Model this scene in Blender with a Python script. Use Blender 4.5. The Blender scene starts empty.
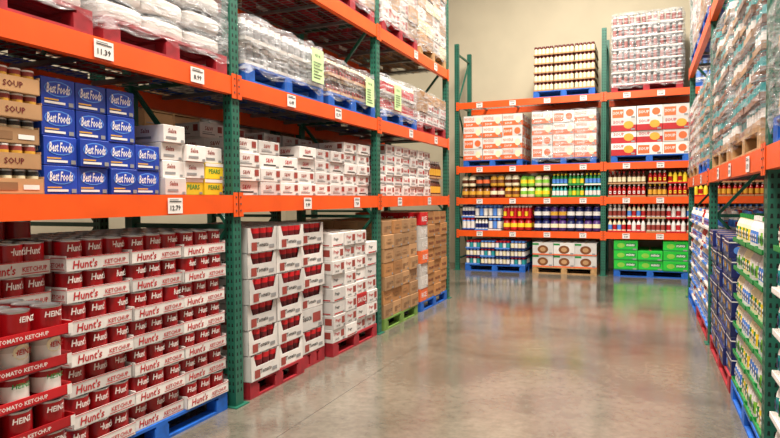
import bpy, math, random
from mathutils import Matrix, Vector
random.seed(7)
sc = bpy.context.scene
try:
    sc.view_settings.view_transform = 'Standard'
    sc.view_settings.look = 'None'
except Exception as e:
    print(e)

# ---------------------------------------------------------------- materials
def lin(c):
    out = []
    for v in c:
        v = v/255.0
        out.append(v/12.92 if v <= 0.04045 else ((v+0.055)/1.055)**2.4)
    return (out[0], out[1], out[2], 1.0)
MATS = {}; VAR = {}
def M(name, rgb, rough=0.5, metal=0.0, var=0.12, scale=9.0, bump=0.0, spec=0.5, variants=False):
    if name in MATS: return name
    m = bpy.data.materials.new(name); m.use_nodes = True
    nt = m.node_tree; b = nt.nodes['Principled BSDF']
    c = lin(rgb)
    b.inputs['Roughness'].default_value = rough
    b.inputs['Metallic'].default_value = metal
    b.inputs['Specular IOR Level'].default_value = spec
    tc = nt.nodes.new('ShaderNodeTexCoord')
    n = nt.nodes.new('ShaderNodeTexNoise'); n.inputs['Scale'].default_value = scale; n.inputs['Detail'].default_value = 3
    nt.links.new(tc.outputs['Object'], n.inputs['Vector'])
    r = nt.nodes.new('ShaderNodeValToRGB')
    lo = tuple(max(0, v*(1-var)) for v in c[:3])+(1,); hi = tuple(min(1, v*(1+var*0.6)) for v in c[:3])+(1,)
    r.color_ramp.elements[0].position = 0.3; r.color_ramp.elements[1].position = 0.7
    r.color_ramp.elements[0].color = lo; r.color_ramp.elements[1].color = hi
    nt.links.new(n.outputs['Fac'], r.inputs['Fac']); nt.links.new(r.outputs['Color'], b.inputs['Base Color'])
    if bump > 0:
        bp = nt.nodes.new('ShaderNodeBump'); bp.inputs['Strength'].default_value = bump; bp.inputs['Distance'].default_value = 0.01
        nt.links.new(n.outputs['Fac'], bp.inputs['Height']); nt.links.new(bp.outputs['Normal'], b.inputs['Normal'])
    MATS[name] = m
    if variants:
        VAR[name] = [name]
        for i,k in enumerate((0.87,0.94)):
            nm = name+'_shade'+str(i); M(nm, tuple(v*k for v in rgb), rough, metal, var, scale, bump, spec); VAR[name].append(nm)
    return name
M('white_card', (232,226,220), 0.55, var=0.1, variants=True)
M('offwhite', (205,198,190), 0.6, variants=True)
M('kraft', (182,138,94), 0.75, var=0.14, scale=5, variants=True)
M('kraft_dark', (134,96,60), 0.75, variants=True)
M('kraft_orange', (178,124,72), 0.75, var=.12, scale=5, variants=True)
M('tape', (205,170,120), 0.35)
M('can_red', (152,12,20), 0.28, var=0.1)
M('bright_red', (200,22,32), 0.4, variants=True)
M('print_red', (182,22,30), 0.5)
M('brick', (150,60,50), 0.5)
M('dark_red', (98,12,18), 0.45)
M('tin', (190,190,190), 0.28, 0.9)
M('tin_dark', (110,108,105), 0.35, 0.7)
M('blue_box', (30,66,172), 0.35, variants=True)
M('navy', (24,34,96), 0.4, variants=True)
M('sky', (84,138,220), 0.45)
M('black', (18,18,20), 0.5)
M('char', (50,46,44), 0.6)
M('yellow', (246,210,40), 0.5, variants=True)
M('gold', (214,160,50), 0.45)
M('orange_print', (230,104,52), 0.5)
M('orange', (234,86,22), 0.36, var=0.12, scale=5)
M('teal', (30,98,78), 0.42, var=0.2, scale=6)
M('hole', (10,20,18), 0.8)
M('wire', (140,140,138), 0.4, 0.6)
M('pal_blue', (14,92,186), 0.65, var=0.3, scale=14)
M('pal_red', (158,24,36), 0.65, var=0.3, scale=14)
M('pal_wood', (180,140,92), 0.8, var=0.35, scale=14)
M('pal_green', (110,145,60), 0.7, var=0.3, scale=14)
M('green', (24,132,58), 0.45)
M('lime', (30,196,56), 0.4, variants=True)
M('leaf', (130,190,60), 0.45)
M('teal_lbl', (40,150,152), 0.4)
M('purple', (74,40,108), 0.4)
M('brown_jar', (90,44,26), 0.25)
M('brown_bag', (120,70,34), 0.35)
M('cream', (238,224,186), 0.4, variants=True)
M('ketchup', (170,24,22), 0.22)
M('paper_green', (196,226,160), 0.7)
M('grey_print', (140,138,138), 0.6)
M('concrete_wall', (202,190,164), 0.85, var=0.08, scale=1.2)

def wrapmat(name, lo, hi):
    m = bpy.data.materials.new(name); m.use_nodes = True
    nt = m.node_tree; nt.nodes.clear()
    o = nt.nodes.new('ShaderNodeOutputMaterial'); mx = nt.nodes.new('ShaderNodeMixShader')
    tr = nt.nodes.new('ShaderNodeBsdfTransparent'); pb = nt.nodes.new('ShaderNodeBsdfPrincipled')
    pb.inputs['Base Color'].default_value = (0.8,0.81,0.83,1); pb.inputs['Roughness'].default_value = 0.1
    pb.inputs['Specular IOR Level'].default_value = 1.0
    tc = nt.nodes.new('ShaderNodeTexCoord'); mp = nt.nodes.new('ShaderNodeMapping'); mp.inputs['Scale'].default_value = (2.5,2.5,12)
    mp.inputs['Rotation'].default_value = (0.35,0.45,0)
    ns = nt.nodes.new('ShaderNodeTexNoise'); ns.inputs['Scale'].default_value = 2.2; ns.inputs['Detail'].default_value = 6; ns.inputs['Distortion'].default_value = .8
    rp = nt.nodes.new('ShaderNodeMapRange'); rp.inputs['From Min'].default_value = 0.4; rp.inputs['From Max'].default_value = 0.7
    rp.inputs['To Min'].default_value = lo; rp.inputs['To Max'].default_value = hi
    bp = nt.nodes.new('ShaderNodeBump'); bp.inputs['Strength'].default_value = 1.0; bp.inputs['Distance'].default_value = 0.05
    L = nt.links.new
    L(tc.outputs['Object'], mp.inputs['Vector']); L(mp.outputs['Vector'], ns.inputs['Vector']); L(ns.outputs['Fac'], rp.inputs['Value'])
    L(rp.outputs['Result'], mx.inputs['Fac']); L(ns.outputs['Fac'], bp.inputs['Height']); L(bp.outputs['Normal'], pb.inputs['Normal'])
    L(tr.outputs[0], mx.inputs[1]); L(pb.outputs[0], mx.inputs[2]); L(mx.outputs[0], o.inputs['Surface'])
    MATS[name] = m
wrapmat('wrap', .08, .55); wrapmat('wrap_thin', .05, .4)

# floor: polished concrete with saw-cut joints
m = bpy.data.materials.new('polished_concrete'); m.use_nodes = True
nt = m.node_tree; b = nt.nodes['Principled BSDF']; L = nt.links.new
geo = nt.nodes.new('ShaderNodeNewGeometry')
n1 = nt.nodes.new('ShaderNodeTexNoise'); n1.inputs['Scale'].default_value = 0.8; n1.inputs['Detail'].default_value = 7; n1.inputs['Roughness'].default_value = 0.62; n1.inputs['Distortion'].default_value = .6
n2 = nt.nodes.new('ShaderNodeTexNoise'); n2.inputs['Scale'].default_value = 16; n2.inputs['Detail'].default_value = 8; n2.inputs['Roughness'].default_value = 0.7
L(geo.outputs['Position'], n1.inputs['Vector']); L(geo.outputs['Position'], n2.inputs['Vector'])
r1 = nt.nodes.new('ShaderNodeValToRGB')
r1.color_ramp.elements[0].position = 0.3; r1.color_ramp.elements[0].color = lin((88,81,71))
r1.color_ramp.elements[1].position = 0.72; r1.color_ramp.elements[1].color = lin((136,127,113))
L(n1.outputs['Fac'], r1.inputs['Fac'])
r2 = nt.nodes.new('ShaderNodeValToRGB')
r2.color_ramp.elements[0].position = 0.3; r2.color_ramp.elements[0].color = (0.7,0.7,0.7,1)
r2.color_ramp.elements[1].position = 0.65; r2.color_ramp.elements[1].color = (1.08,1.08,1.08,1)
L(n2.outputs['Fac'], r2.inputs['Fac'])
mm = nt.nodes.new('ShaderNodeMix'); mm.data_type = 'RGBA'; mm.blend_type = 'MULTIPLY'; mm.inputs['Factor'].default_value = 1
L(r1.outputs['Color'], mm.inputs[6]); L(r2.outputs['Color'], mm.inputs[7])
sp = nt.nodes.new('ShaderNodeSeparateXYZ'); L(geo.outputs['Position'], sp.inputs[0])
def math_n(op, a, bb=None):
    n = nt.nodes.new('ShaderNodeMath'); n.operation = op
    if hasattr(a, 'links'): L(a, n.inputs[0])
    else: n.inputs[0].default_value = a
    if bb is not None:
        if hasattr(bb, 'links'): L(bb, n.inputs[1])
        else: n.inputs[1].default_value = bb
    return n.outputs[0]
def joint(axis, period, off, wd):
    a = math_n('ADD', axis, off); a = math_n('DIVIDE', a, period); a = math_n('FRACT', a)
    a = math_n('SUBTRACT', a, 0.5); a = math_n('ABSOLUTE', a); a = math_n('MULTIPLY', a, period)
    return math_n('LESS_THAN', a, wd)
j = math_n('MAXIMUM', joint(sp.outputs['X'], 4.2, 100.9, 0.005), joint(sp.outputs['Y'], 3.9, 100.6, 0.005))
m3 = nt.nodes.new('ShaderNodeMix'); m3.data_type = 'RGBA'
L(math_n('MULTIPLY', j, 0.55), m3.inputs['Factor']); L(mm.outputs[2], m3.inputs[6]); m3.inputs[7].default_value = (0.03,0.025,0.02,1)
L(m3.outputs[2], b.inputs['Base Color'])
mr = nt.nodes.new('ShaderNodeMapRange'); mr.inputs['From Min'].default_value=.3; mr.inputs['From Max'].default_value=.7
mr.inputs['To Min'].default_value = 0.04; mr.inputs['To Max'].default_value = 0.16
L(n1.outputs['Fac'], mr.inputs['Value']); L(mr.outputs['Result'], b.inputs['Roughness'])
b.inputs['Specular IOR Level'].default_value = 1.0
b.inputs['IOR'].default_value = 1.75
bp = nt.nodes.new('ShaderNodeBump'); bp.inputs['Strength'].default_value = 0.06; bp.inputs['Distance'].default_value = 0.02
L(n2.outputs['Fac'], bp.inputs['Height']); L(bp.outputs['Normal'], b.inputs['Normal'])
MATS['floor'] = m

# ---------------------------------------------------------------- text cache
TC = {}
def tgeo(s, shear=0.0, bold=0.02):
    k = (s, shear, bold)
    if k in TC: return TC[k]
    c = bpy.data.curves.new('t', 'FONT'); c.body = s; c.size = 1; c.resolution_u = 1; c.shear = shear; c.offset = bold
    ob = bpy.data.objects.new('t', c); sc.collection.objects.link(ob)
    bpy.context.view_layer.update()
    me = bpy.data.meshes.new_from_object(ob.evaluated_get(bpy.context.evaluated_depsgraph_get()))
    vs = [(v.co.x, v.co.y) for v in me.vertices]; fs = [tuple(p.vertices) for p in me.polygons]
    bpy.data.objects.remove(ob); bpy.data.curves.remove(c); bpy.data.meshes.remove(me)
    x0 = min(v[0] for v in vs); x1 = max(v[0] for v in vs); y0 = min(v[1] for v in vs); y1 = max(v[1] for v in vs)
    vs = [(v[0]-(x0+x1)/2, v[1]-(y0+y1)/2) for v in vs]
    TC[k] = (vs, fs, x1-x0, y1-y0); return TC[k]

# ---------------------------------------------------------------- mesh builder
class MB:
    def __init__(s): s.v = []; s.f = []; s.m = []; s.sm = []; s.slots = []
    def mi(s, name):
        if name not in s.slots: s.slots.append(name)
        return s.slots.index(name)
    def add(s, vs, fs, mat, smooth=False):
        b = len(s.v); s.v.extend(vs); i = s.mi(mat)
        for f in fs:
            s.f.append(tuple(b+k for k in f)); s.m.append(i); s.sm.append(smooth)
    def turn(s, start, cx, cy, ang):
        c=math.cos(ang); q=math.sin(ang)
        for i in range(start, len(s.v)):
            x,y,z=s.v[i]; dx=x-cx; dy=y-cy
            s.v[i]=(cx+c*dx-q*dy, cy+q*dx+c*dy, z)
    def box(s, x0, x1, y0, y1, z0, z1, mat):
        s.add([(x0,y0,z0),(x1,y0,z0),(x1,y1,z0),(x0,y1,z0),(x0,y0,z1),(x1,y0,z1),(x1,y1,z1),(x0,y1,z1)],
              [(0,3,2,1),(4,5,6,7),(0,1,5,4),(1,2,6,5),(2,3,7,6),(3,0,4,7)], mat)
    def bar(s, p, q, t, mat):
        p = Vector(p); q = Vector(q); d = (q-p).normalized()
        a = d.cross(Vector((0,0,1)) if abs(d.z) < 0.9 else Vector((1,0,0))).normalized()*t/2; c = d.cross(a).normalized()*t/2
        vs = [tuple(P+i*a+k*c) for P in (p,q) for i,k in ((-1,-1),(1,-1),(1,1),(-1,1))]
        s.add(vs, [(0,1,2,3),(7,6,5,4),(0,4,5,1),(1,5,6,2),(2,6,7,3),(3,7,4,0)], mat)
    def lathe(s, cx, cy, z, prof, n=12):
        for i in range(len(prof)-1):
            r0,z0,mt = prof[i]; r1,z1,_ = prof[i+1]
            vs = []
            for (r,zz) in ((r0,z0),(r1,z1)):
                for k in range(n):
                    a = 2*math.pi*k/n; vs.append((cx+r*math.cos(a), cy+r*math.sin(a), z+zz))
            s.add(vs, [(k,(k+1)%n,n+(k+1)%n,n+k) for k in range(n)], mt, abs(z1-z0) > 1e-4)
        r,zz,mt = prof[-1]
        s.add([(cx+r*math.cos(2*math.pi*k/n), cy+r*math.sin(2*math.pi*k/n), z+zz) for k in range(n)], [tuple(range(n))], mt)
    def text(s, P, t, u, v, h, mat, e=0.002, shear=0.0, maxw=None, cyl=None, bold=0.02):
        vs, fs, w, hh = tgeo(t, shear, bold); k = h/hh
        kx = k
        if maxw and w*k > maxw: kx = maxw/w
        out = []
        for a, b in vs:
            uu = u+a*kx; ee = e
            if cyl:
                du = a*kx; ee = e-(cyl-math.sqrt(max(1e-6, cyl*cyl-du*du)))
            out.append(P(uu, v+b*k, ee))
        s.add(out, fs, mat)
    def decor(s, P, w, h, specs):
        e = 0.0012
        for sp in specs:
            t = sp[0]; e += 0.0004
            if t == 'r':
                _, a, b, c, d, mt = sp
                s.add([P(a*w,c*h,e), P(b*w,c*h,e), P(b*w,d*h,e), P(a*w,d*h,e)], [(0,1,2,3)], mt)
            elif t == 'e':
                _, a, b, rx, rz, mt = sp
                s.add([P(a*w+rx*w*math.cos(2*math.pi*k/14), b*h+rz*h*math.sin(2*math.pi*k/14), e) for k in range(14)], [tuple(range(14))], mt)
            elif t == 't':
                _, tx, a, b, hh, mt = sp[:6]
                s.text(P, tx, a*w, b*h, hh*h, mt, e, shear=sp[6] if len(sp) > 6 else 0, maxw=w*(sp[7] if len(sp) > 7 else 0.8))
    def obj(s, name, loc=(0,0,0), rz=0.0):
        me = bpy.data.meshes.new(name); me.from_pydata(s.v, [], s.f)
        for n in s.slots: me.materials.append(MATS[n])
        me.polygons.foreach_set('material_index', s.m); me.polygons.foreach_set('use_smooth', s.sm); me.update()
        ob = bpy.data.objects.new(name, me); sc.collection.objects.link(ob)
        ob.location = loc; ob.rotation_euler = (0,0,rz); return ob

XL, XR, YB = -2.80, 0.62, 12.5
def place(mb, name, side, a, z, inset=0.05):
    if side == 'L': return mb.obj(name, (XL-inset, a, z), math.pi/2)
    if side == 'R': return mb.obj(name, (XR+inset, a, z), -math.pi/2)
    if side == 'B': return mb.obj(name, (a, YB+inset, z), 0)
def faces(x,y,z,w,d):
    return {'F': (lambda u,v,e: (x+u, y-e, z+v)), 'L': (lambda u,v,e: (x-e, y+d-u, z+v)), 'R': (lambda u,v,e: (x+w+e, y+u, z+v))}
def vr(m): return random.choice(VAR[m]) if m in VAR else m

# ---------------------------------------------------------------- product cells
def carton(mat='kraft', specs=(), side=None, tape=True, rot=.014):
    def f(mb, x,y,z,w,d,h, vis):
        st=len(mb.v)
        g = 0.004; jx = random.uniform(-.003,.003); jy = random.uniform(-0.016,0.014)
        x0=x+g+jx; y0=y+g+jy; w0=w-2*g; d0=d-2*g; h0=h-0.002
        c=.0035; mt=vr(mat)
        vs=[]
        for (zz,k) in ((z,c),(z+c,0),(z+h0-c,0),(z+h0,c)):
            for (ax,ay,sx,sy) in ((x0,y0,1,1),(x0+w0,y0,-1,1),(x0+w0,y0+d0,-1,-1),(x0,y0+d0,1,-1)):
                vs.append((ax+sx*k,ay+sy*k,zz))
        fs=[(3,2,1,0),(12,13,14,15)]
        for r_ in range(3):
            for q in range(4): fs.append((r_*4+q,r_*4+(q+1)%4,(r_+1)*4+(q+1)%4,(r_+1)*4+q))
        mb.add(vs,fs,mt)
        F = faces(x0,y0,z,w0,d0)
        ss=[('r',.80,.95,.06,.2,'grey_print')]
        if 'F' in vis: mb.decor(F['F'], w0, h0, list(specs)+ss)
        for k in 'LR':
            if k in vis: mb.decor(F[k], d0, h0, list(side if side is not None else specs))
        if tape and 'T' in vis: mb.box(x0+w0*.45,x0+w0*.55,y0-.0008,y0+d0,z+h0,z+h0+.001,'tape')
        mb.turn(st,x+w/2,y+d/2,random.uniform(-rot,rot))
    return f
def can_prof(r,h,body,lid,lbl=None):
    p = [(r*.96,0,'tin'),(r,.004,'tin'),(r*.98,.008,body)]
    if lbl: p += [(r*.98,h*.25,lbl),(r*.98,h*.75,body)]
    p += [(r*.98,h-.008,lid),(r,h-.004,lid),(r,h,lid),(r*.93,h,lid),(r*.93,h-.005,lid)]
    return p
def tray_cans(nx, ny, r, lip, tray='white_card', body='can_red', lid='tin', lbl=None, ctext=None, cmat='white_card', cth=.04, cz=.47, specs=(), n=14, corner=0, sidespecs=None, swoosh=None):
    def f(mb, x,y,z,w,d,h,vis):
        st=len(mb.v)
        jx = random.uniform(-.005,.005); jy = random.uniform(-.014,.014); x+=jx; y+=jy
        g=.003; t=.004; tr=vr(tray)
        x0=x+g; x1=x+w-g; y0=y+g; y1=y+d-g
        hs = h-.004 if corner else lip*1.15
        mb.box(x0,x1,y0,y1,z,z+.004,tr)
        mb.box(x0,x1,y0,y0+t,z,z+lip,tr); mb.box(x0,x1,y1-t,y1,z,z+hs,tr)
        mb.box(x0,x0+t,y0,y1,z,z+hs,tr); mb.box(x1-t,x1,y0,y1,z,z+hs,tr)
        if corner:
            for (a,b_) in ((x0,x0+corner),(x1-corner,x1)):
                if a==x0: mb.add([(a,y0,z+lip),(b_,y0,z+lip),(a+corner*.5,y0,z+hs),(a,y0,z+hs)],[(0,1,2,3)],tr)
                else: mb.add([(a,y0,z+lip),(b_,y0,z+lip),(b_,y0,z+hs),(a+corner*.5,y0,z+hs)],[(0,1,2,3)],tr)
        F = faces(x0,y0,z,x1-x0,y1-y0)
        if 'F' in vis: mb.decor(F['F'], x1-x0, lip, specs)
        for k in 'LR':
            if k in vis: mb.decor(F[k], y1-y0, hs if corner else lip, specs if sidespecs is None else sidespecs)
        ch = h-.007
        for j in range(ny):
            if j > 0 and not ('L' in vis or 'R' in vis or 'T' in vis): break
            for i in range(nx):
                cx = x0+t+(i+.5)*(x1-x0-2*t)/nx; cy = y0+t+(j+.5)*(y1-y0-2*t)/ny
                mb.lathe(cx,cy,z+.004,can_prof(r,ch,body,lid,lbl),n)
                if j == 0 and 'F' in vis:
                    ox=random.uniform(-.25,.25)*r
                    P=lambda u,v,e: (cx+u, cy-r-e, z+v)
                    zc=lip+(h-lip)*cz
                    if swoosh:
                        pts=[]
                        for q in range(12):
                            u=r*.62*math.cos(2*math.pi*q/12)+ox*.5; v=zc+(h-lip)*.36*math.sin(2*math.pi*q/12)
                            pts.append(P(u,v,.0012-(r-math.sqrt(r*r-u*u))))
                        mb.add(pts,[tuple(range(12))],swoosh)
                    if ctext:
                        mb.text(lambda u,v,e: (cx+u+ox, cy-r-e, z+v), ctext, 0, zc, cth, cmat, .0035, .15, maxw=r*1.3, cyl=r)
        mb.turn(st,x+w/2,y+d/2,random.uniform(-.008,.008))
    return f
def bottle_prof(r,h,body,label,cap,kind=0):
    if kind == 0:
        return [(r*.9,0,body),(r,h*.04,body),(r,h*.18,label),(r*.97,h*.55,body),(r*.85,h*.66,body),(r*.42,h*.82,body),(r*.38,h*.86,cap),(r*.46,h*.87,cap),(r*.42,h,cap)]
    return [(r*.92,0,body),(r,h*.05,body),(r,h*.15,label),(r,h*.72,body),(r*.85,h*.82,cap),(r*.86,h*.83,cap),(r*.86,h,cap)]
def bottles(nx, ny, body='ketchup', label='white_card', cap='white_card', kind=0, tray=None, lip=.03, n=9, badge=None, alt=None, specs=()):
    def f(mb,x,y,z,w,d,h,vis):
        st=len(mb.v)
        g=.004; x0=x+g; x1=x+w-g; y0=y+g+random.uniform(-.005,.01); y1=y+d-g
        mb.box(x0,x1,y0,y1,z,z+.004,tray or 'kraft')
        if tray:
            mb.box(x0,x1,y0,y0+.003,z,z+lip,tray); mb.box(x0,x0+.003,y0,y1,z,z+lip,tray); mb.box(x1-.003,x1,y0,y1,z,z+lip,tray)
            F = faces(x0,y0,z,x1-x0,y1-y0)
            if 'F' in vis: mb.decor(F['F'], x1-x0, lip, specs)
        rx = (x1-x0-.008)/nx/2; ry=(y1-y0-.008)/ny/2; r=min(rx,ry)*.97
        for j in range(ny):
            if j > 1 and not('L' in vis or 'R' in vis or 'T' in vis): break
            for i in range(nx):
                cx=x0+.004+(2*i+1)*rx; cy=y0+.004+(2*j+1)*ry
                l2 = alt if (alt and (i % 2)) else label
                mb.lathe(cx,cy,z+.004,bottle_prof(r,h-.006,body,l2,cap,kind),n)
                if badge and j == 0:
                    mb.decor(lambda u,v,e: (cx-r*.5+u, cy-r*1.0-e, z+h*.25+v), r, h*.22, [('r',0,1,0,1,badge),('r',.15,.85,.35,.65,'char')])
                if badge and 'R' in vis and i==nx-1:
                    mb.decor(lambda u,v,e: (cx+r*1.0+e, cy-r*.5+u, z+h*.25+v), r, h*.22, [('r',0,1,0,1,badge),('r',.15,.85,.35,.65,'char')])
        mb.turn(st,x+w/2,y+d/2,random.uniform(-.01,.01))
    return f
def bags(body='brown_bag', band='gold', top='white_card', nx=2):
    def f(mb,x,y,z,w,d,h,vis):
        bw = w/nx
        for i in range(nx):
            cx=x+(i+.5)*bw; cy=y+d/2+random.uniform(-.015,.01); a=bw*.48; b=d*.47
            n=12; lv=[(0,.75),(.08,.97),(.3,1.0),(.62,.98),(.82,.9),(.93,.7),(1,.62)]
            bd=vr(body); mt=[bd,bd,band,bd,bd,top,top]
            for k in range(len(lv)-1):
                vs=[]
                for t,s in (lv[k],lv[k+1]):
                    for q in range(n):
                        an=2*math.pi*q/n; c=math.cos(an); si=math.sin(an)
                        vs.append((cx+a*s*math.copysign(abs(c)**.5,c), cy+b*s*math.copysign(abs(si)**.5,si)*(1-.5*max(0,t-.6)), z+t*h*.98))
                mb.add(vs,[(q,(q+1)%n,n+(q+1)%n,n+q) for q in range(n)],mt[k],True)
            mb.add([tuple(v) for v in vs[n:]],[tuple(range(n))],top)
    return f
def multi(fn): fn.multi=True; return fn
def mix(cells, wts=None):
    @multi
    def g(k,i): return random.choices(cells, wts)[0]
    return g
def stack(mb, w,d,h, nx,ny,nz, cell, z0=0.0, x0=0.0, y0=0.0, core='kraft', sides='L', full=False, hts=None):
    for k in range(nz):
        for i in range(nx):
            top = nz if hts is None else hts[i % len(hts)]
            if k >= top: continue
            for j in range(ny):
                vis=''
                if j==0: vis+='F'
                if i==0 and 'L' in sides: vis+='L'
                if i==nx-1 and 'R' in sides: vis+='R'
                if k==top-1: vis+='T'
                if hts is not None:
                    if i>0 and k>=hts[(i-1)%len(hts)]: vis+='L'
                X=x0+i*w; Y=y0+j*d; Z=z0+k*h
                if vis or full:
                    c = cell(k,i) if getattr(cell,'multi',False) else cell
                    c(mb,X,Y,Z,w,d,h,vis)
                else: mb.box(X+.003,X+w-.003,Y+.003,Y+d-.003,Z,Z+h-.002,core)
def wrap(mb, x0,x1,y0,y1,z0,z1, amp=.026, mat='wrap'):
    # stretch film: wrinkled skin with a skirt over the pallet and a gathered top edge
    pts=[]
    nxs=max(3,int((x1-x0)/.1)); nys=max(3,int((y1-y0)/.1))
    for i in range(nxs): pts.append((x0+(x1-x0)*i/nxs,y0,0,-1))
    for i in range(nys): pts.append((x1,y0+(y1-y0)*i/nys,1,0))
    for i in range(nxs): pts.append((x1-(x1-x0)*i/nxs,y1,0,1))
    for i in range(nys): pts.append((x0,y1-(y1-y0)*i/nys,-1,0))
    nz=max(3,int((z1-z0)/.1)); n=len(pts); vs=[]
    for k in range(-1,nz+1):
        for p in pts:
            a=.014+random.random()*amp; zz=z0+(z1+.01-z0)*max(0,k)/nz
            if k==nz: a=random.uniform(-.03,.012); zz+=random.uniform(0,.03)
            elif k==-1: a=.012+random.random()*.02; zz=z0-random.uniform(.02,.09)
            elif k>0: zz+=random.uniform(-.025,.025)
            vs.append((p[0]+p[2]*a,p[1]+p[3]*a,zz))
    fs=[(k*n+i,k*n+(i+1)%n,(k+1)*n+(i+1)%n,(k+1)*n+i) for k in range(nz+1) for i in range(n)]
    fs.append(tuple((nz+1)*n+i for i in range(n)))
    mb.add(vs,fs,mat,True)

PH=.135
def pallet(side, a, z, inset=.05, w=1.15, d=1.0, mat='pal_blue'):
    mb=MB()
    for y in (0,d/2-.045,d-.09):
        for x in (0,w/2-.06,w-.12): mb.box(x,x+.12,y,y+.09,.018,.098,mat)
        mb.box(0,w,y,y+.09,0,.018,mat)
    for x in (0,w/2-.05,w-.1): mb.box(x,x+.1,0,d,.098,.115,mat)
    n=7; bw=.095
    for i in range(n):
        y=i*(d-bw)/(n-1); mb.box(0,w,y,y+bw,.115,PH-.001,mat)
    return place(mb,'wooden_pallet',side,a,z,inset)
def load(name, side, a, z, inset, cell, w,d,h,nx,ny,nz, pal='pal_blue', core='kraft', sides=None, wr=None, hts=None, extra=None, full=False):
    sides = sides if sides is not None else {'L':'L','R':'R','B':'LR'}[side]
    zz=z
    if pal:
        pallet(side,a,z,inset,w*nx,max(.4,d*ny),pal); zz=z+PH
    mb=MB(); stack(mb,w,d,h,nx,ny,nz,cell,core=core,sides=sides,hts=hts,full=full)
    if wr: wrap(mb,0,w*nx,0,d*ny,0,h*nz,mat='wrap_thin' if wr=='thin' else 'wrap')
    if extra: extra(mb)
    return place(mb,name,side,a,zz,inset)

# ---------------------------------------------------------------- racks
def rack(name, side, a, posts, levels, depth=1.07, height=5.0, bh=.13, inset=0.0, deck=True):
    mb=MB()
    for p in posts:
        for (y0,y1) in ((0,.075),(depth-.075,depth)):
            mb.box(p-.045,p+.045,y0,y1,.008,height,'teal')
            mb.box(p-.08,p+.08,y0-.03 if y0==0 else y0,y1 if y0==0 else y1+.03,0,.008,'teal')
        z=.12
        while z<height-.05:
            for dx in (-.02,.02):
                mb.add([(p+dx-.009,-.001,z-.012),(p+dx+.009,-.001,z-.012),(p+dx+.006,-.001,z+.014),(p+dx-.006,-.001,z+.014)],[(0,1,2,3)],'hole')
            for yy in (.022,.053):
                for xs in (p-.046,p+.046):
                    mb.add([(xs,yy-.008,z-.012),(xs,yy+.008,z-.012),(xs,yy+.005,z+.014),(xs,yy-.005,z+.014)],[(0,1,2,3)],'hole')
            z+=.055
        z=.25; fl=0
        while z<height-.1:
            mb.bar((p,.07,z),(p,depth-.07,z),.035,'teal')
            if z+1.1<height:
                mb.bar((p,.07,z if fl else z+1.1),(p,depth-.07,z+1.1 if fl else z),.03,'teal')
            fl=1-fl; z+=1.1
    for i in range(len(posts)-1):
        x0=posts[i]+.045; x1=posts[i+1]-.045
        for lz in levels:
            for (y0,y1,s) in ((-.012,.045,1),(depth-.045,depth+.012,-1)):
                mb.box(x0,x1,y0,y1,lz-bh/2,lz+bh/2-.03,'orange')
                if s==1: mb.box(x0,x1,y0,y1-.02,lz+bh/2-.03,lz+bh/2,'orange')
                else: mb.box(x0,x1,y0+.02,y1,lz+bh/2-.03,lz+bh/2,'orange')
                for xs in (x0,x1):
                    e0=-.05 if xs==x0 else -.012; yy=y0-.006 if s==1 else y1+.002
                    mb.box(xs+e0,xs+e0+.062,yy,yy+.004,lz-bh/2-.03,lz+bh/2+.02,'orange')
                    if s==1:
                        for zz in (-.05,0,.05): mb.box(xs+e0+.024,xs+e0+.036,yy-.003,yy,lz+zz-.006,lz+zz+.006,'tin_dark')
            if deck:
                x=x0+.03
                while x<x1-.02:
                    mb.box(x,x+.005,.026,depth-.026,lz+bh/2-.006,lz+bh/2-.001,'wire'); x+=.075
                for k in range(9):
                    y=.08+k*(depth-.16)/8; mb.box(x0+.01,x1-.01,y,y+.005,lz+bh/2-.012,lz+bh/2-.006,'wire')
                for k in range(4):
                    xx=x0+(k+.5)*(x1-x0)/4; mb.box(xx-.02,xx+.02,.045,depth-.045,lz+bh/2-.04,lz+bh/2-.012,'wire')
    return place(mb,name,side,a,0,inset)

YL=[1.07,3.67,6.27,8.9]
LV=[1.52,2.39,3.44]; SF=[v+.065 for v in LV]
rack('pallet_rack','L',0,YL,LV,height=5.2)
rack('pallet_rack','L',0,YL,[1.52,3.0],height=5.0,inset=1.35,deck=False)
XB=[-3.74,-.755,2.23,5.2]
BV=[.80,1.49,2.16,3.52]; BS=[v+.065 for v in BV]
rack('pallet_rack','B',0,XB,BV,height=4.85)
RV=[1.76,3.42]; RS=[v+.065 for v in RV]
rack('pallet_rack','R',10.3,[0,3.2,6.4,9.6],RV,height=5.2)

# ---------------------------------------------------------------- left aisle, floor level
huntspec=[('t',"Hunt's",.28,.48,.62,'print_red',.15,.38),('t','KETCHUP',.76,.46,.34,'print_red',0,.38),('r',.0,1,.94,1,'print_red'),('r',.55,.97,.14,.2,'print_red')]
hunt=tray_cans(3,2,.070,.076,'white_card','can_red','tin',ctext="Hunt's",cth=.040,cz=.55,specs=huntspec,n=18)
def topcans(mb):
    for i in range(8):
        for j in range(2):
            if (i,j) in ((6,0),(7,0),(3,0)): continue
            cx=.08+i*.148; cy=.12+j*.15
            mb.lathe(cx,cy,7*.172+.002,can_prof(.07,.105,'can_red','tin'),16)
            if j==0: mb.text(lambda u,v,e:(cx+u,cy-.07-e,7*.172+v),"Hunt's",0,.055,.034,'white_card',.002,.15,cyl=.07)
load('canned_ketchup_case_stack','L',2.27,0,.04,hunt,.435,.30,.172,3,3,7,'pal_blue',core='can_red',sides='L',hts=[7,7,7])
load('canned_ketchup_case_stack','L',1.12,0,.12,hunt,.37,.30,.172,3,3,7,'pal_blue',core='can_red',sides='',extra=topcans)
heinz_spec=[('r',0,1,.0,.1,'dark_red'),('r',0,.05,0,1,'white_card'),('r',.95,1,0,1,'white_card'),('t','TOMATO KETCHUP',.5,.52,.4,'white_card',0,.7)]
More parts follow.
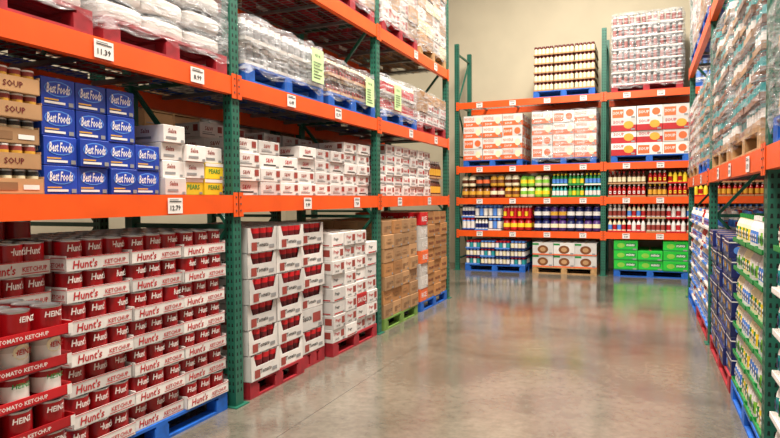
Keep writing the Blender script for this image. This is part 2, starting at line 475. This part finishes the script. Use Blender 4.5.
heinz=tray_cans(3,3,.062,.046,'bright_red','offwhite','tin',lbl='white_card',ctext='HEINZ',cmat='print_red',cth=.022,cz=.6,specs=heinz_spec,n=18,swoosh='cream')
heinz2=tray_cans(3,3,.062,.046,'bright_red','can_red','tin',lbl='white_card',ctext='HEINZ',cmat='green',cth=.020,cz=.6,specs=heinz_spec,n=18)
heinz3=tray_cans(3,3,.062,.046,'bright_red','can_red','tin',ctext='HEINZ',cmat='white_card',cth=.024,cz=.6,specs=heinz_spec,n=18)
load('canned_tomato_case_stack','L',.98,0,-.44,mix([heinz,heinz2,heinz3]),.46,.38,.138,2,1,7,'pal_blue',core='bright_red',sides='LR')

tomato_spec=[('t','Tomato',.5,.55,.34,'char',.1,.5),('r',.12,.3,.15,.75,'brick'),('r',.72,.9,.25,.5,'grey_print')]
tomato_side=[('t','Tomato',.5,.65,.2,'char',.1,.5),('r',.25,.75,.18,.42,'brick')]
tom=tray_cans(4,3,.047,.108,'white_card','bright_red','tin',lbl='dark_red',specs=tomato_spec,sidespecs=tomato_side,n=12,corner=.07)
plainw=[('t','Sauce',.3,.6,.3,'char',.1,.4),('r',.55,.9,.3,.75,'brick')]
load('canned_tomato_case_stack','L',3.80,0,.0,tom,.40,.34,.20,2,3,6,'pal_red',core='white_card',hts=[6,6])
load('canned_tomato_case_stack','L',4.64,0,.05,mix([tom,carton('white_card',plainw)],[1,1]),.42,.34,.20,1,3,6,'pal_red',core='white_card')
rw=[('t','Prego',.35,.6,.34,'print_red',.1,.5),('r',.66,.92,.3,.8,'brick'),('t','SAUCE',.35,.22,.14,'char')]
rw2=[('t','Prego',.35,.55,.3,'char',.1,.5),('r',.1,.9,.08,.16,'print_red')]
rwcell=mix([carton('white_card',rw),carton('white_card',rw2),carton('bright_red',[('t','SAUCE',.5,.5,.4,'white_card')])],[6,6,1])
load('pasta_sauce_carton_stack','L',5.14,0,.0,rwcell,.26,.30,.135,4,3,8,'pal_red',core='white_card',hts=[8,8,8,7])
kr=[('r',.3,.7,.62,.66,'kraft_dark'),('t','TOMATO',.5,.4,.2,'kraft_dark')]
kr2=[('r',.2,.5,.2,.6,'kraft_dark'),('t','12 CT',.7,.5,.2,'char')]
load('brown_carton_stack','L',6.4,0,.0,mix([carton('kraft',kr),carton('kraft',kr2),carton('kraft_orange',kr)]),.28,.33,.165,4,3,7,'pal_green')
ko=[('t','PEACHES',.5,.45,.22,'dark_red')]
@multi
def ocell(k,i):
    return carton('kraft_orange',ko) if i>0 else carton(random.choice(['orange_print','bright_red','offwhite']),[('t','RICE',.5,.5,.4,'white_card')])
load('brown_carton_stack','L',7.65,0,.0,ocell,.29,.33,.175,4,3,7,'pal_blue')

# ---------------------------------------------------------------- left aisle, shelf level 1
bl=[('e',.5,.62,.42,.27,'sky'),('e',.5,.62,.39,.23,'blue_box'),('t','Best Foods',.5,.63,.34,'white_card',.2,.7),('r',.08,.7,.10,.18,'white_card'),('r',.08,.5,.22,.27,'gold')]
def shelf(name,a,z,cell,w,d,h,nx,ny,nz,inset=.07,hts=None,core='kraft',side='L',sides=None,full=False,wr=None):
    return load(name,side,a,z,inset,cell,w,d,h,nx,ny,nz,None,core,hts=hts,sides=sides,full=full,wr=wr)
shelf('mayonnaise_carton_stack',2.17,SF[0],carton('blue_box',bl),.205,.26,.155,4,2,4,hts=[4,4,4,2],core='navy')
shelf('mayonnaise_carton_stack',1.25,SF[0],carton('blue_box',bl),.217,.26,.143,8,1,5,core='navy',inset=.68,hts=[5,5,5,5,5,5,4,4])
canA=tray_cans(4,3,.033,.078,'kraft','char','tin',lbl='cream',specs=[('r',.1,.5,.25,.75,'kraft_dark'),('r',.6,.9,.3,.6,'white_card')],n=10)
shelf('soup_can_tray_stack',1.27,SF[0],mix([canA,tray_cans(4,3,.033,.078,'kraft','brick','white_card',lbl='gold',specs=[('t','SOUP',.5,.5,.4,'dark_red')],n=10),carton('kraft',kr2)],[3,3,1]),.29,.26,.125,3,2,5,inset=.04,core='kraft')
ws=[('t','Salsa',.4,.68,.26,'brick',.1,.5),('r',.1,.6,.2,.34,'grey_print')]
@multi
def wycell(k,i):
    if (k==0 and i==1) or (k==1 and i==2) or (k==0 and i==2): return carton('yellow',[('t','PEARS',.5,.5,.3,'green'),('r',0,1,.8,1,'white_card')])
    return carton('white_card',ws)
shelf('canned_fruit_carton_stack',3.01,SF[0],wycell,.20,.27,.115,3,2,4,hts=[4,3,3],core='white_card')
sw=[('t','S&W',.38,.62,.30,'brick',0,.4),('r',.1,.62,.2,.27,'grey_print'),('r',.1,.5,.34,.38,'grey_print'),('r',.74,.93,.4,.85,'brick')]
sw2=[('t','S&W',.5,.6,.34,'print_red',0,.4),('r',.2,.8,.2,.3,'char')]
shelf('canned_bean_carton_stack',3.76,SF[0],mix([carton('white_card',sw),carton('white_card',sw2)],[3,1]),.30,.30,.112,8,2,5,hts=[4,4,3,4,4,4,5,5],core='white_card')
shelf('canned_bean_carton_stack',3.80,SF[0],carton('white_card',sw),.32,.28,.128,7,1,5,core='white_card',inset=.72,hts=[3,5,5,4,5,5,5])
sr=[('t','Tomato',.4,.62,.28,'print_red',.1,.5),('r',.1,.9,.15,.3,'grey_print'),('r',.75,.93,.45,.85,'print_red')]
shelf('canned_vegetable_carton_stack',6.37,SF[0],mix([carton('white_card',sr),carton('white_card',sw)]),.27,.30,.125,7,3,5,core='white_card',hts=[4,5,5,5,5,5,5])
shelf('syrup_bottle_case_stack',8.3,SF[0],bottles(3,3,'brown_jar','gold','white_card',0,'kraft'),.26,.26,.26,2,3,2)

# ---------------------------------------------------------------- left aisle, shelf level 2 (pallets)
lb=[('r',.05,.95,.3,.36,'grey_print'),('r',.05,.6,.5,.54,'grey_print')]
load('rice_bag_pallet_load','L',1.35,SF[1],.0,bags('white_card','offwhite','white_card',1),.36,.4,.14,3,2,4,'pal_red',core='white_card',wr=True)
load('rice_bag_pallet_load','L',2.50,SF[1],.0,bags('white_card','offwhite','white_card',1),.36,.4,.14,3,2,4,'pal_red',core='white_card',wr=True)
load('water_jug_pallet_load','L',3.80,SF[1],.0,bottles(3,2,'offwhite','grey_print','white_card',1,'offwhite'),.30,.32,.18,4,3,2,'pal_blue',core='offwhite',wr=True)
load('peanut_jar_pallet_load','L',5.10,SF[1],.0,bottles(4,3,'brown_jar','brown_jar','cream',1,'kraft',badge='print_red'),.27,.32,.16,4,3,2,'pal_blue',core='kraft',wr='thin')
load('peanut_jar_pallet_load','L',6.40,SF[1],.0,bottles(4,3,'cream','print_red','white_card',1,'offwhite'),.28,.32,.20,4,3,2,'pal_blue',core='kraft',wr=True)
load('sauce_carton_pallet_load','L',7.65,SF[1],.0,mix([carton('kraft',kr),carton('white_card',sr)]),.28,.32,.14,4,3,3,'pal_red',core='kraft',wr='thin')
# level 3
load('wrapped_carton_pallet_load','L',3.8,SF[2],.0,carton('offwhite',lb),.39,.33,.25,3,3,4,'pal_wood',wr=True)
load('wrapped_carton_pallet_load','L',5.10,SF[2],.0,carton('kraft',lb),.36,.33,.22,3,3,4,'pal_red',wr=True)
load('wrapped_carton_pallet_load','L',6.40,SF[2],.0,mix([carton('offwhite',rw),carton('kraft',lb)],[2,1]),.29,.33,.2,4,3,5,'pal_red',wr=True)
load('wrapped_carton_pallet_load','L',7.65,SF[2],.0,mix([carton('offwhite',ws),carton('cream',lb),carton('kraft',lb)]),.29,.33,.17,4,3,6,'pal_wood',wr=True)
load('wrapped_carton_pallet_load','L',1.3,SF[2],.0,carton('kraft',lb),.36,.33,.22,3,3,4,'pal_wood',wr=True)

# second rack row behind the left rack
for z,nz,zb in ((0,5,0),(1.585,5,1),(3.065,4,1)):
    for a,mt in ((1.3,'kraft'),(2.5,'navy'),(3.85,'kraft'),(5.1,'white_card'),(6.45,'kraft_dark'),(7.7,'white_card')):
        load('carton_pallet_load','L',a,z,1.43,carton(mt,lb),.37,.4,.22,3,2,nz-(1 if random.random()<.4 else 0),'pal_wood')

# ---------------------------------------------------------------- back rack
og=[('r',0,1,0,.42,'orange_print'),('t','NOODLE',.3,.72,.28,'orange_print',0,.5),('e',.78,.5,.14,.3,'cream'),('t','SOUP',.3,.2,.2,'white_card',0,.4)]
og2=[('r',0,1,0,.5,'print_red'),('e',.7,.5,.2,.32,'gold'),('t','SOUP',.3,.75,.25,'print_red',0,.5)]
og3=[('r',.05,.5,.1,.8,'orange_print'),('e',.75,.5,.16,.3,'orange_print'),('t','SOUP',.28,.5,.25,'white_card',0,.4)]
load('soup_carton_pallet_load','B',-3.6,BS[2],.03,mix([carton('white_card',og),carton('white_card',og3)],[3,1]),.42,.33,.235,3,3,4,'pal_blue',core='white_card')
load('soup_carton_pallet_load','B',-2.15,BS[2],.03,mix([carton('white_card',og),carton('white_card',og3)],[3,1]),.42,.33,.235,3,3,4,'pal_blue',core='white_card',wr='thin')
load('soup_carton_pallet_load','B',-.62,BS[2],.03,mix([carton('white_card',og2),carton('white_card',og3)],[2,2]),.46,.33,.235,3,3,4,'pal_blue',core='white_card')
load('soup_carton_pallet_load','B',.85,BS[2],.03,carton('white_card',og),.42,.33,.235,3,3,4,'pal_blue',core='white_card')
# top
load('coffee_can_pallet_load','B',-2.12,BS[3],.03,bottles(5,4,'brown_jar','cream','dark_red',1,'kraft'),.40,.33,.18,3,3,5,'pal_blue',core='kraft')
load('mayonnaise_jar_pallet_load','B',-.62,BS[3],.03,bottles(4,4,'offwhite','brick','grey_print',1,'white_card'),.42,.33,.225,3,3,6,'pal_red',core='offwhite',wr=True)
load('mayonnaise_jar_pallet_load','B',.85,BS[3],.03,bottles(4,4,'offwhite','sky','white_card',1,'white_card'),.42,.33,.225,3,3,4,'pal_blue',core='offwhite',wr='thin')
# shelf 1.49
z=BS[1]
shelf('coffee_bag_row',-3.66,z,mix([bags('brown_bag','gold','char',2),bags('gold','brown_bag','kraft',2),bags('dark_red','cream','brown_bag',2),bags('char','orange_print','char',2),bags('cream','brown_jar','cream',2)]),.31,.30,.24,4,3,2,side='B',inset=.05)
shelf('nut_bag_row',-2.40,z,mix([bags('leaf','yellow','green',2),bags('yellow','leaf','green',2),bags('cream','leaf','leaf',2)]),.30,.30,.23,2,3,2,side='B',inset=.05)
shelf('tea_bottle_row',-1.76,z,mix([bottles(4,3,'green','leaf','white_card',0,'green',alt='yellow'),bottles(4,3,'teal_lbl','white_card','green',0,'green'),bottles(4,3,'green','sky','yellow',0,'white_card')]),.32,.30,.24,3,3,2,side='B',inset=.05)
shelf('ketchup_bottle_row',-.68,z,mix([bottles(4,3,'ketchup','ketchup','white_card',0,'kraft',badge='white_card'),bottles(4,3,'brown_jar','cream','bright_red',0,'kraft')]),.35,.30,.25,2,3,2,side='B',inset=.05)
shelf('mustard_bottle_row',.04,z,mix([bottles(4,3,'yellow','ketchup','dark_red',0,'bright_red',alt='yellow'),bottles(4,3,'ketchup','ketchup','white_card',0,'kraft',badge='yellow'),bottles(4,3,'brown_jar','gold','yellow',0,'kraft')]),.35,.30,.25,3,3,2,side='B',inset=.05)
shelf('ketchup_bottle_row',1.12,z,bottles(4,3,'ketchup','gold','white_card',0,'kraft'),.35,.30,.25,3,3,2,side='B',inset=.05)
# shelf .80
z=BS[0]
shelf('detergent_bottle_row',-3.66,z,mix([bottles(3,3,'navy','white_card','sky',1,'white_card',alt='sky'),bottles(4,3,'white_card','navy','navy',0,'sky'),bottles(3,3,'sky','white_card','bright_red',1,'navy')]),.29,.30,.27,3,3,2,side='B',inset=.05,core='navy')
shelf('ketchup_bottle_row',-2.76,z,mix([bottles(4,3,'bright_red','yellow','white_card',0,'bright_red',alt='bright_red'),bags('bright_red','yellow','bright_red',2)]),.30,.30,.26,2,3,2,side='B',inset=.05)
shelf('dried_fruit_bag_row',-2.12,z,mix([bags('purple','gold','purple',2),bags('navy','white_card','purple',2),bags('purple','cream','navy',2)]),.33,.30,.25,4,3,2,side='B',inset=.05)
shelf('ranch_bottle_row',-.68,z,mix([bottles(4,3,'white_card','print_red','bright_red',0,'bright_red',alt='white_card'),bottles(4,3,'offwhite','brick','white_card',0,'kraft'),bottles(4,3,'cream','sky','bright_red',0,'bright_red',alt='print_red')]),.35,.30,.27,5,3,2,side='B',inset=.05)
shelf('ranch_bottle_row',1.12,z,bottles(4,3,'white_card','purple','sky',0,'kraft'),.35,.30,.27,3,3,2,side='B',inset=.05)
# floor
load('juice_bottle_pallet_load','B',-3.56,0,.0,mix([bottles(4,3,'navy','white_card','bright_red',1,'sky',alt='teal_lbl'),bottles(4,3,'brown_jar','cream','sky',1,'navy',alt='white_card')]),.32,.33,.17,4,3,3,'pal_blue',core='navy')
dg=[('e',.5,.45,.26,.34,'brown_bag'),('e',.5,.45,.14,.18,'kraft'),('r',0,.3,.8,.95,'green'),('r',0,1,0,.1,'orange_print')]
load('snack_carton_pallet_load','B',-2.13,0,.0,carton('white_card',dg),.42,.33,.25,3,3,2,'pal_wood',core='white_card')
gg=[('r',0,1,.0,.12,'green'),('e',.3,.5,.16,.25,'leaf'),('r',.5,.92,.4,.75,'green'),('t','mints',.7,.57,.25,'white_card',.1,.36)]
load('snack_box_pallet_load','B',-.56,0,.03,carton('lime',gg),.44,.33,.19,3,3,3,'pal_blue',core='green',hts=[3,2,3])
load('snack_box_pallet_load','B',.95,0,.03,carton('lime',gg),.38,.33,.19,3,3,3,'pal_blue',core='green')

# ---------------------------------------------------------------- right rack (a = world Y of local x=0, extends toward camera)
dr=mix([bottles(4,3,'cream','green','green',0,'green',.03,n=12,badge='white_card',alt='yellow'),bottles(4,3,'offwhite','white_card','green',0,'green',.03,n=12,badge='green',alt='leaf'),bottles(4,3,'white_card','sky','white_card',0,'green',.03,n=12,badge='white_card')])
dr2=mix([bottles(4,3,'white_card','sky','white_card',0,'white_card',.03,n=10,badge='bright_red'),bottles(4,3,'offwhite','sky','sky',0,'sky',.03,n=10,badge='white_card'),bottles(4,3,'ketchup','white_card','bright_red',0,'white_card',.03,n=10)],[3,3,1])
dr3=mix([bottles(4,3,'white_card','teal_lbl','sky',0,'white_card',.03,n=12,badge='navy',alt='green'),bottles(4,3,'cream','bright_red','white_card',0,'green',.03,n=12,badge='white_card',alt='gold')])
load('dressing_bottle_pallet_load','R',10.2,0,.0,dr2,.30,.33,.21,5,3,6,'pal_blue',core='white_card')
load('dressing_bottle_pallet_load','R',8.65,0,.0,dr2,.29,.33,.21,5,3,6,'pal_red',core='white_card')
nb=[('r',.0,1,.78,.84,'white_card'),('t','TUNA',.5,.45,.35,'gold'),('e',.2,.4,.1,.2,'sky')]
load('tuna_carton_pallet_load','R',6.9,0,.0,carton('navy',nb),.31,.33,.155,5,3,7,'pal_red',core='navy')
load('dressing_bottle_pallet_load','R',5.26,0,.0,dr,.315,.33,.215,4,3,6,'pal_blue',core='green')
load('dressing_bottle_pallet_load','R',3.75,0,.0,dr3,.30,.33,.225,4,3,6,'pal_blue',core='green')
# level 1
load('canned_fish_pallet_load','R',10.2,RS[0],.0,mix([tray_cans(4,4,.036,.04,'kraft','offwhite','tin',n=9),tray_cans(4,4,.036,.04,'bright_red','white_card','tin',n=9)]),.30,.33,.13,5,3,7,'pal_wood',wr=True)
load('coconut_can_pallet_load','R',8.5,RS[0],.0,tray_cans(4,4,.034,.04,'kraft','teal_lbl','tin',n=9),.29,.33,.13,4,3,7,'pal_blue',wr='thin')
cocoA=tray_cans(3,3,.050,.045,'kraft','teal_lbl','dark_red',lbl='white_card',n=12)
cocoB=tray_cans(3,3,.050,.045,'brown_bag','brown_jar','teal_lbl',lbl='teal_lbl',n=12)
load('coconut_can_pallet_load','R',6.85,RS[0],.0,mix([cocoA,cocoB]),.32,.33,.15,4,3,8,'pal_wood',wr='thin',hts=[8,7,8,8])
load('coconut_can_pallet_load','R',5.42,RS[0],.0,mix([cocoB,cocoA]),.33,.33,.15,4,3,7,'pal_wood',wr='thin',hts=[7,7,6,7])
load('wrapped_carton_pallet_load','R',3.72,RS[0],.0,bags('offwhite','kraft','white_card',1),.38,.33,.16,3,3,4,'pal_blue',core='offwhite',wr=True)
# level 2
for a,mt in ((10.0,'white_card'),(8.6,'kraft'),(6.85,'offwhite'),(5.4,'white_card'),(3.7,'kraft')):
    load('wrapped_carton_pallet_load','R',a,RS[1],.0,mix([carton(mt,rw),carton('kraft',lb)],[3,1]),.39,.33,.2,3,3,5,'pal_blue',wr=True,hts=[5,4,5])

# ---------------------------------------------------------------- price cards
def card(side,a,z,txt,inset=-.019,w=.13,h=.10,bg='white_card',name='price_card'):
    mb=MB(); mb.box(0,w,0,.002,0,h,bg)
    P=lambda u,v,e:(u,-e,v)
    if name=='price_card': mb.decor(P,w,h,[('t',txt,.5,.36,.34,'black',0,.8),('r',.1,.9,.74,.80,'char'),('r',.1,.7,.86,.90,'char')])
    else: mb.decor(P,w,h,[('t',txt,.5,.8,.08,'char',0,.8)]+[('r',.12,.12+random.uniform(.4,.75),.12+.09*i,.145+.09*i,'char') for i in range(6)])
    ob=place(mb,name,side,a,z,inset); return ob
pr=['11.39','8.99','6.49','12.79','9.99','7.89','10.49','13.59']
for i,a in enumerate((2.42,3.18,4.35,5.2,7.2,8.2)): card('L',a,LV[1]-.05,pr[i])
for i,a in enumerate((1.5,2.95,4.6,5.6,6.8,7.9)): card('L',a,LV[0]-.055,pr[(i+2)%8])
for i,a in enumerate((7.4,8.2)): card('L',a,LV[2]-.05,pr[(i+3)%8])
for lv in BV:
    for i,a in enumerate((-3.3,-2.6,-1.9,-1.2,-.4,.2)): card('B',a,lv-.055,pr[(i+1)%8])
for lv in RV[:1]:
    for i,a in enumerate((9.2,8.0,6.2,5.4,4.5,3.0)): card('R',a,lv-.055,pr[(i+4)%8])
for a,z in ((4.72,SF[1]+.16),(5.85,SF[1]+.10),(6.65,SF[1]+.16)):
    card('L',a,z,'PLT 42',inset=-.045,w=.21,h=.30,bg='paper_green',name='pallet_tag_sheet')

# ---------------------------------------------------------------- room shell
def slab(name,x0,x1,y0,y1,z0,z1,mat):
    mb=MB(); mb.box(x0,x1,y0,y1,z0,z1,mat); return mb.obj(name)
slab('floor',-9,7,-6,14.2,-.1,0,'floor')
slab('wall_back',-9,7,13.9,14.1,0,9,'concrete_wall')
slab('wall_left',-9.2,-9,-6,14.1,0,9,'concrete_wall')
slab('wall_right',7,7.2,-6,14.1,0,9,'concrete_wall')

# ---------------------------------------------------------------- light
w=bpy.data.worlds.new('World'); sc.world=w; w.use_nodes=True
w.node_tree.nodes['Background'].inputs['Color'].default_value=(1,.95,.88,1)
w.node_tree.nodes['Background'].inputs['Strength'].default_value=.48
for (x,y,e) in ((-1.1,0.5,640),(-1.1,5.2,640),(-1.1,9.8,560)):
    ld=bpy.data.lights.new('high_bay_lamp','AREA'); ld.shape='RECTANGLE'; ld.size=1.4; ld.size_y=2.2; ld.energy=e; ld.color=(1,.94,.84)
    ob=bpy.data.objects.new('high_bay_lamp',ld); sc.collection.objects.link(ob); ob.location=(x,y,7.2)

# ---------------------------------------------------------------- camera
cd=bpy.data.cameras.new('camera'); cam=bpy.data.objects.new('camera',cd); sc.collection.objects.link(cam)
cd.sensor_width=36; cd.lens=600/780*36; cd.clip_start=.05
yaw=math.radians(23.03); pitch=math.radians(-1.93); roll=math.radians(-.4)
cam.matrix_world=Matrix.Translation((0,0,1.55))@Matrix.Rotation(yaw,4,'Z')@Matrix.Rotation(math.pi/2+pitch,4,'X')@Matrix.Rotation(roll,4,'Z')
sc.camera=cam
print('VERTS',sum(len(o.data.vertices) for o in bpy.data.objects if o.type=='MESH'))
